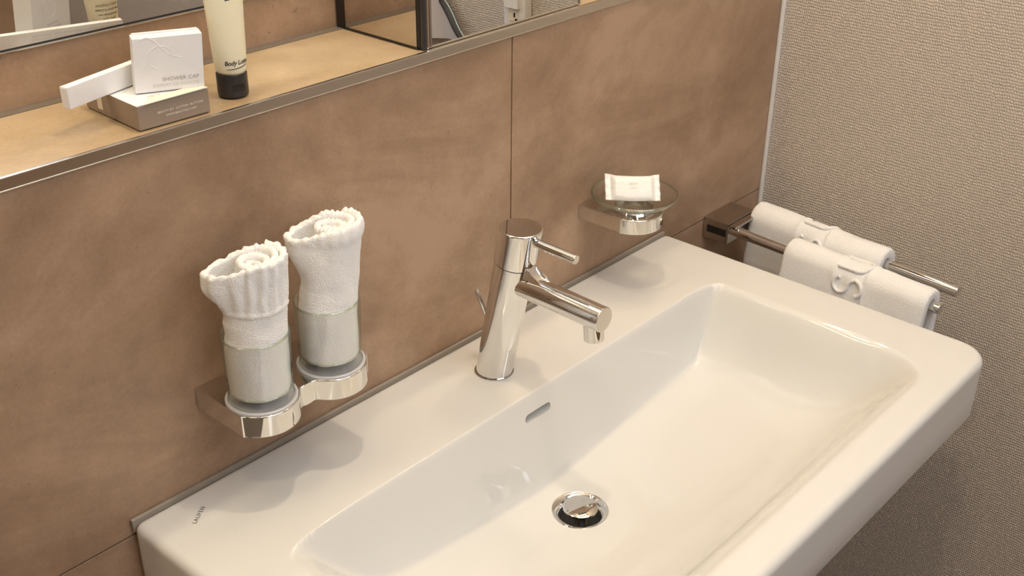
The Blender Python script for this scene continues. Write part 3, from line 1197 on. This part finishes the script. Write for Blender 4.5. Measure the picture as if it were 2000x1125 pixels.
# flat taupe box with white lid panel
uxb = Vector((0.0689, -0.0014, 0)).normalized()
uyb = Vector((-uxb.y, uxb.x, 0))
uzb = Vector((0, 0, 1))
O1 = Vector((0.0722, 0.0105, ZT))
tb = thing('flat_box', 'flat taupe cardboard box with white lid lying on the ledge under other boxes', 'box')
BW, BD, BH = 0.0690, 0.0870, 0.0215
obox('carton', O1, uxb, uyb, uzb, (BW, BD, BH - 0.0008), M_TAUPE, tb, 0.0006)
obox('lid_panel', O1 + uyb * 0.0005 + uzb * (BH - 0.0008), uxb, uyb, uzb, (BW, BD - 0.001, 0.0007), M_CARD, tb, 0.0002)
# lid flap slightly proud along the front edge
fl = bmesh.new()
q0 = O1 + uzb * (BH + 0.0002)
P_ = [q0 + uxb * 0.005 - uyb * 0.0012 + uzb * (-0.0004), q0 + uxb * (BW - 0.001) - uyb * 0.0014 + uzb * 0.0004, q0 + uxb * (BW - 0.004) + uyb * 0.010 + uzb * 0.0004, q0 + uxb * 0.018 + uyb * 0.010 + uzb * 0.0002]
A_ = [fl.verts.new(v) for v in P_]; B_ = [fl.verts.new(v + uzb * 0.0006) for v in P_]
fl.faces.new(A_); fl.faces.new(B_)
for i in range(4):
    fl.faces.new((A_[i], A_[(i + 1) % 4], B_[(i + 1) % 4], B_[i]))
from_bm('tuck_flap', fl, M_GLUE, tb)
obox('side_seal', O1 - uxb * 0.0004 + uyb * 0.058 + uzb * 0.004, uxb, uyb, uzb, (0.0004, 0.008, 0.0145), M_GLUE, tb, 0.0001)
text('front_print', 'BEAUTY KIT  COTTON  BUTTONS', 0.0029, planemap(O1 + uxb * 0.0405 - uyb * 0.0002 + uzb * 0.0105, uxb, uzb), M_TAUPE_TXT, tb, 'CENTER', 0.00003)
text('front_print', 'WWW.BEAUTYKIT.COM', 0.0027, planemap(O1 + uxb * 0.0405 - uyb * 0.0002 + uzb * 0.0066, uxb, uzb), M_TAUPE_TXT, tb, 'CENTER', 0.00003)
text('lid_print', 'care', 0.0075, planemap(O1 + uxb * 0.018 + uyb * 0.0125 + uzb * (BH + 0.0001), uxb, uyb), M_PALE_TXT, tb, 'LEFT', 0.00003, 0.3)

# upright shower cap box
ZB = ZT + BH + 0.0009
uc = Vector((0.0512, -0.0246, 0)).normalized()
vc = Vector((-uc.y, uc.x, 0))
lean = math.radians(3)
wc = (Vector((0, 0, 1)) * math.cos(lean) + vc * math.sin(lean)).normalized()
vc2 = wc.cross(uc)
OC = Vector((0.0877, 0.0363, ZB))
cb = thing('shower_cap_box', 'square white shower cap box standing upright on the flat taupe box', 'box')
CW, CD, CH = 0.0575, 0.0200, 0.0463
wc = (wc + uc * 0.075).normalized()
obox('carton', OC, uc, vc2, wc, (CW, CD, CH), M_CARD, cb, 0.0007)
obox('top_tuck', OC + wc * (CH + 0.0001) + uc * 0.0015 + vc2 * (CD - 0.004), uc, vc2, wc, (CW - 0.003, 0.0035, 0.0009), M_CARD, cb, 0.0002)
text('front_print', 'SHOWER CAP', 0.0047, planemap(OC + uc * (CW - 0.0042) + wc * 0.0085 - vc2 * 0.0001, uc, wc), M_GREY_TXT, cb, 'RIGHT', 0.00003, 0, 1.05)
text('front_print', 'BONNET DE DOUCHE', 0.0037, planemap(OC + uc * (CW - 0.0042) + wc * 0.0040 - vc2 * 0.0001, uc, wc), M_PALE_TXT, cb, 'RIGHT', 0.00003, 0, 1.05)
# embossed curved motif on the front
cur = []
for k in range(40):
    q = k / 39
    x = 0.006 + 0.034 * q
    z_ = 0.0445 - 0.0195 * q ** 1.7 + 0.003 * math.sin(q * 7)
    cur.append(OC + uc * x + wc * z_ - vc2 * 0.0000)
from_bm('embossed_line', tube_bm(cur, 0.00032, 6), M_CARD, cb)
cur = [OC + uc * (0.022 + 0.0105 * math.cos(2 * PI * k / 40)) + wc * (0.029 + 0.0095 * math.sin(2 * PI * k / 40)) for k in range(30)]
from_bm('embossed_line', tube_bm(cur, 0.00028, 6), M_CARD, cb)
# rear: embossed ring and small print, seen in the mirror
cur = [OC + vc2 * (CD + 0.0001) + uc * (0.026 + 0.010 * math.cos(2 * PI * k / 48)) + wc * (0.033 + 0.010 * math.sin(2 * PI * k / 48)) for k in range(49)]
from_bm('embossed_ring', tube_bm(cur, 0.0005, 6), M_CARD, cb)
for i_, tx in enumerate(('SHOWER CAP', 'MADE FOR GUESTS', 'PLASTIC')):
    text('rear_print', tx, 0.0030, planemap(OC + vc2 * (CD + 0.0001) + uc * 0.030 + wc * (0.016 - 0.004 * i_), -uc, wc), M_PALE_TXT, cb, 'CENTER', 0.00003)

# long slim box
LA = Vector((0.0300, 0.0400, ZB)); LB = Vector((0.1745, 0.0795, ZB))
ul = (LB - LA).normalized(); vl = Vector((-ul.y, ul.x, 0))
sb = thing('slim_box', 'long slim white box lying across the taupe box and jutting out left', 'box')
LLEN = (LB - LA).length
obox('carton', LA, ul, vl, uzb, (LLEN, 0.0085, 0.0185), M_CARD, sb, 0.0007)
obox('end_flap', LA - ul * 0.0004 + vl * 0.0008 + uzb * 0.001, ul, vl, uzb, (0.0004, 0.0068, 0.0165), M_CARD, sb, 0.0001)
for i_ in range(4):
    text('rear_print', 'toothbrush and toothpaste   gentle care for travel   brosse a dents   ', 0.0030,
         planemap(LB + vl * 0.0086 + uzb * (0.0135 - 0.0034 * i_) - ul * 0.004, -ul, uzb), M_PALE_TXT, sb, 'LEFT', 0.00003)

# lotion tube standing on its cap
TX, TY = 0.1825, 0.0325
tube = thing('lotion_tube', 'cream-coloured body lotion tube standing on its black cap on the ledge', 'tube')
lathe('screw_cap', [(0, ZT), (0.0125, ZT), (0.0137, ZT + 0.0010), (0.0139, ZT + 0.003), (0.0139, ZT + 0.0205), (0.0132, ZT + 0.0217), (0, ZT + 0.0217)], M_CAP, tube, 72, False, (TX, TY, 0))
TZ0, TZ1 = ZT + 0.0218, ZT + 0.150
cam_az = math.atan2(-0.822 - TY, -0.3964 - TX)     # direction from the tube towards the viewer
wide = 0.0


def tube_r(q, z):
    f = (z - TZ0) / (TZ1 - TZ0)
    f = min(max(f, 0), 1)
    A = 0.0134 + 0.0095 * min(1, f * 1.15) ** 0.8
    Bm = 0.0134 * (1 - f ** 1.3) + 0.0010
    return A, Bm


def tube_pt(q, z, off=0.0):
    A, Bm = tube_r(q, z)
    x, y = (A + off) * math.cos(q), (Bm + off) * math.sin(q)
    return Vector((TX + x * math.cos(wide) - y * math.sin(wide), TY + x * math.sin(wide) + y * math.cos(wide), z))


vs, fs = [], []
NQ, NZ = 72, 50
for k in range(NZ + 1):
    z = TZ0 + (TZ1 - TZ0) * k / NZ
    for i in range(NQ):
        vs.append(tube_pt(2 * PI * i / NQ, z, -0.0008 if k == 0 else 0))
for k in range(NZ):
    for i in range(NQ):
        fs.append((k * NQ + i, k * NQ + (i + 1) % NQ, (k + 1) * NQ + (i + 1) % NQ, (k + 1) * NQ + i))
fs.append(tuple(range(NQ))); fs.append(tuple(range(NZ * NQ, (NZ + 1) * NQ)))
from_py('tube_body', vs, fs, M_LOTION, tube, True)
# flip-cap thumb recess
th0 = cam_az + 0.42
capv = []
bm = bmesh.new()
for (aa, zz, rr_) in [(x, y, z) for z in (0.01395, 0.01425) for y in (0.0065, 0.0125) for x in (-0.42, -0.21, 0, 0.21, 0.42)]:
    capv.append(bm.verts.new((TX + rr_ * math.cos(th0 + aa), TY + rr_ * math.sin(th0 + aa), ZT + zz)))
idx = lambda z, y, x: capv[z * 10 + y * 5 + x]
for x in range(4):
    bm.faces.new((idx(1, 0, x), idx(1, 0, x + 1), idx(1, 1, x + 1), idx(1, 1, x)))
    for y in (0, 1):
        bm.faces.new((idx(0, y, x), idx(0, y, x + 1), idx(1, y, x + 1), idx(1, y, x)))
for x in (0, 4):
    bm.faces.new((idx(0, 0, x), idx(0, 1, x), idx(1, 1, x), idx(1, 0, x)))
setlabel(from_bm('thumb_recess', bm, M_BLACK, tube), 'darker thumb recess of the flip cap')


def wrap(qc, z0):
    def f(x, y, z):
        return tube_pt(qc + x / 0.0150, z0 + y, 0.00012 + z)
    return f


FRONT = PI / 2 * 1.0        # the +y side of the local ellipse faces the viewer
dirv = tube_pt(PI / 2, 0.45) - Vector((TX, TY, 0.45))
if dirv.x * math.cos(cam_az) + dirv.y * math.sin(cam_az) < 0:
    FRONT = -PI / 2
text('front_print', 'Body Lotion', 0.0056, wrap(FRONT - 0.05, TZ0 + 0.0090), M_INK, tube, 'CENTER', 0.00003, 0.25, 0.95, 0.00012)
cur = [tube_pt(FRONT - 0.85 + 1.5 * k / 14, TZ0 + 0.0052 + 0.0022 * (k / 14) ** 1.5, 0.0001) for k in range(15)]
from_bm('underline', tube_bm(cur, [0.00028 + 0.00015 * math.sin(PI * k / 14) for k in range(15)], 6), M_INK, tube)
text('front_print', 'zes', 0.0100, wrap(FRONT - 0.28, TZ0 + 0.0650), M_INK, tube, 'LEFT', 0.00003, 0.2)
for i_, (tx, sz) in enumerate((('zes', 0.0120), ('BODY LOTION', 0.0034), ('LAIT POUR LE CORPS', 0.0027), ('hydrating body care', 0.0027), ('30 ml  1 fl.oz', 0.0027), ('for external use only', 0.0024))):
    text('rear_print', tx, sz, wrap(-FRONT, TZ0 + 0.0330 - (0.0 if i_ == 0 else 0.006 + 0.0042 * i_)), M_INK, tube, 'CENTER', 0.00003)

# ------------------------------------------------------------------ things on the right wall, seen in the cabinet mirror
hd_ = thing('dryer_holder', 'white plastic wall holder with dark keyhole slot, reflected in the cabinet mirror', 'holder')
box('backplate', (XR - 0.022, -0.524, 0.147), (XR - 0.0005, -0.474, 0.300), M_WPLASTIC, hd_, 0.004, 3)
box('upper_flap', (XR - 0.030, -0.516, 0.182), (XR - 0.0215, -0.484, 0.260), M_WPLASTIC, hd_, 0.001)
box('slot_plate', (XR - 0.0235, -0.511, 0.158), (XR - 0.0215, -0.487, 0.180), M_GLUE, hd_, 0.0006)
box('key_slot', (XR - 0.0245, -0.4975, 0.166), (XR - 0.0232, -0.4945, 0.1735), M_BLACK, hd_)
box('catch', (XR - 0.026, -0.493, 0.1600), (XR - 0.0232, -0.489, 0.1640), M_BLACK, hd_, 0.0004)
from_bm('foot', tube_bm([(XR - 0.014, -0.516, 0.145), (XR - 0.014, -0.482, 0.150)], 0.0055, 16), M_WPLASTIC, hd_)

M_CLOTH = plain('pale_grey_cloth', (0.56, 0.53, 0.54), 0.8)
M_HEM = plain('dark_grey_hem', (0.05, 0.047, 0.045), 0.7)
cloth = thing('hanging_cloth', 'pale grey cloth with dark hem hanging on the papered wall, reflected in mirror', 'cloth')
# lower-right edge of the cloth follows a slack curve
edge = [(-0.632, 0.190), (-0.640, 0.168), (-0.672, 0.158), (-0.668, 0.148), (-0.655, 0.139), (-0.640, 0.128), (-0.628, 0.114), (-0.618, 0.102), (-0.613, 0.094)]
edge = [(-0.690, 0.215), (-0.688, 0.185), (-0.683, 0.160), (-0.668, 0.146), (-0.652, 0.133), (-0.636, 0.118), (-0.622, 0.105), (-0.616, 0.096)]
vs, fs = [], []
NE = 56
def edge_at(f):
    q = f * (len(edge) - 1); i = min(int(q), len(edge) - 2); t_ = q - i
    t_ = t_ * t_ * (3 - 2 * t_) * 0.4 + t_ * 0.6
    return (edge[i][0] + (edge[i + 1][0] - edge[i][0]) * t_, edge[i][1] + (edge[i + 1][1] - edge[i][1]) * t_)
for s_ in (0, 1):
    for i in range(NE + 1):
        ey, ez = edge_at(i / NE)
        for j in range(25):
            f = j / 24
            y = ey + (-0.86 - ey) * f
            z = ez - 0.02 * f
            x = XR - 0.022 - 0.006 * math.sin(y * 70 + z * 14) - 0.004 * math.sin(y * 31) - 0.003 * s_
            vs.append((x, y, z))
n1 = (NE + 1) * 25
for s_ in (0, 1):
    for i in range(NE):
        for j in range(24):
            fs.append((s_ * n1 + i * 25 + j, s_ * n1 + i * 25 + j + 1, s_ * n1 + (i + 1) * 25 + j + 1, s_ * n1 + (i + 1) * 25 + j))
cf_ = from_py('cloth_sheet', vs, fs, M_CLOTH, cloth, True)
hp = []
for i in range(NE + 1):
    ey, ez = edge_at(i / NE)
    hp.append((XR - 0.024 - 0.006 * math.sin(ey * 70 + ez * 14) - 0.004 * math.sin(ey * 31), ey, ez))
from_bm('dark_hem', tube_bm(hp, [0.0048 + 0.0028 * math.sin(PI * i / NE) for i in range(NE + 1)], 10), M_HEM, cloth)
from_bm('light_piping', tube_bm([(x - 0.0010, y + 0.0068, z + 0.0040) for x, y, z in hp], 0.0014, 8), plain('pale_blue_piping', (0.42, 0.50, 0.52), 0.6), cloth)

# ceiling downlights
for k, (p_, e_) in enumerate(DOWNLIGHTS):
    t = thing('downlight', ['recessed ceiling downlight above the tumbler holder', 'recessed ceiling downlight in the corner above the towel rail', 'recessed ceiling downlight above the viewer'][k],
              'ceiling light', group='recessed downlights')
    lathe('bezel', [(0.036, CEIL - 0.0005), (0.047, CEIL - 0.0005), (0.046, CEIL - 0.005), (0.037, CEIL - 0.006)], M_CHROME_SATIN, t, 40, True, (p_[0], p_[1], 0))
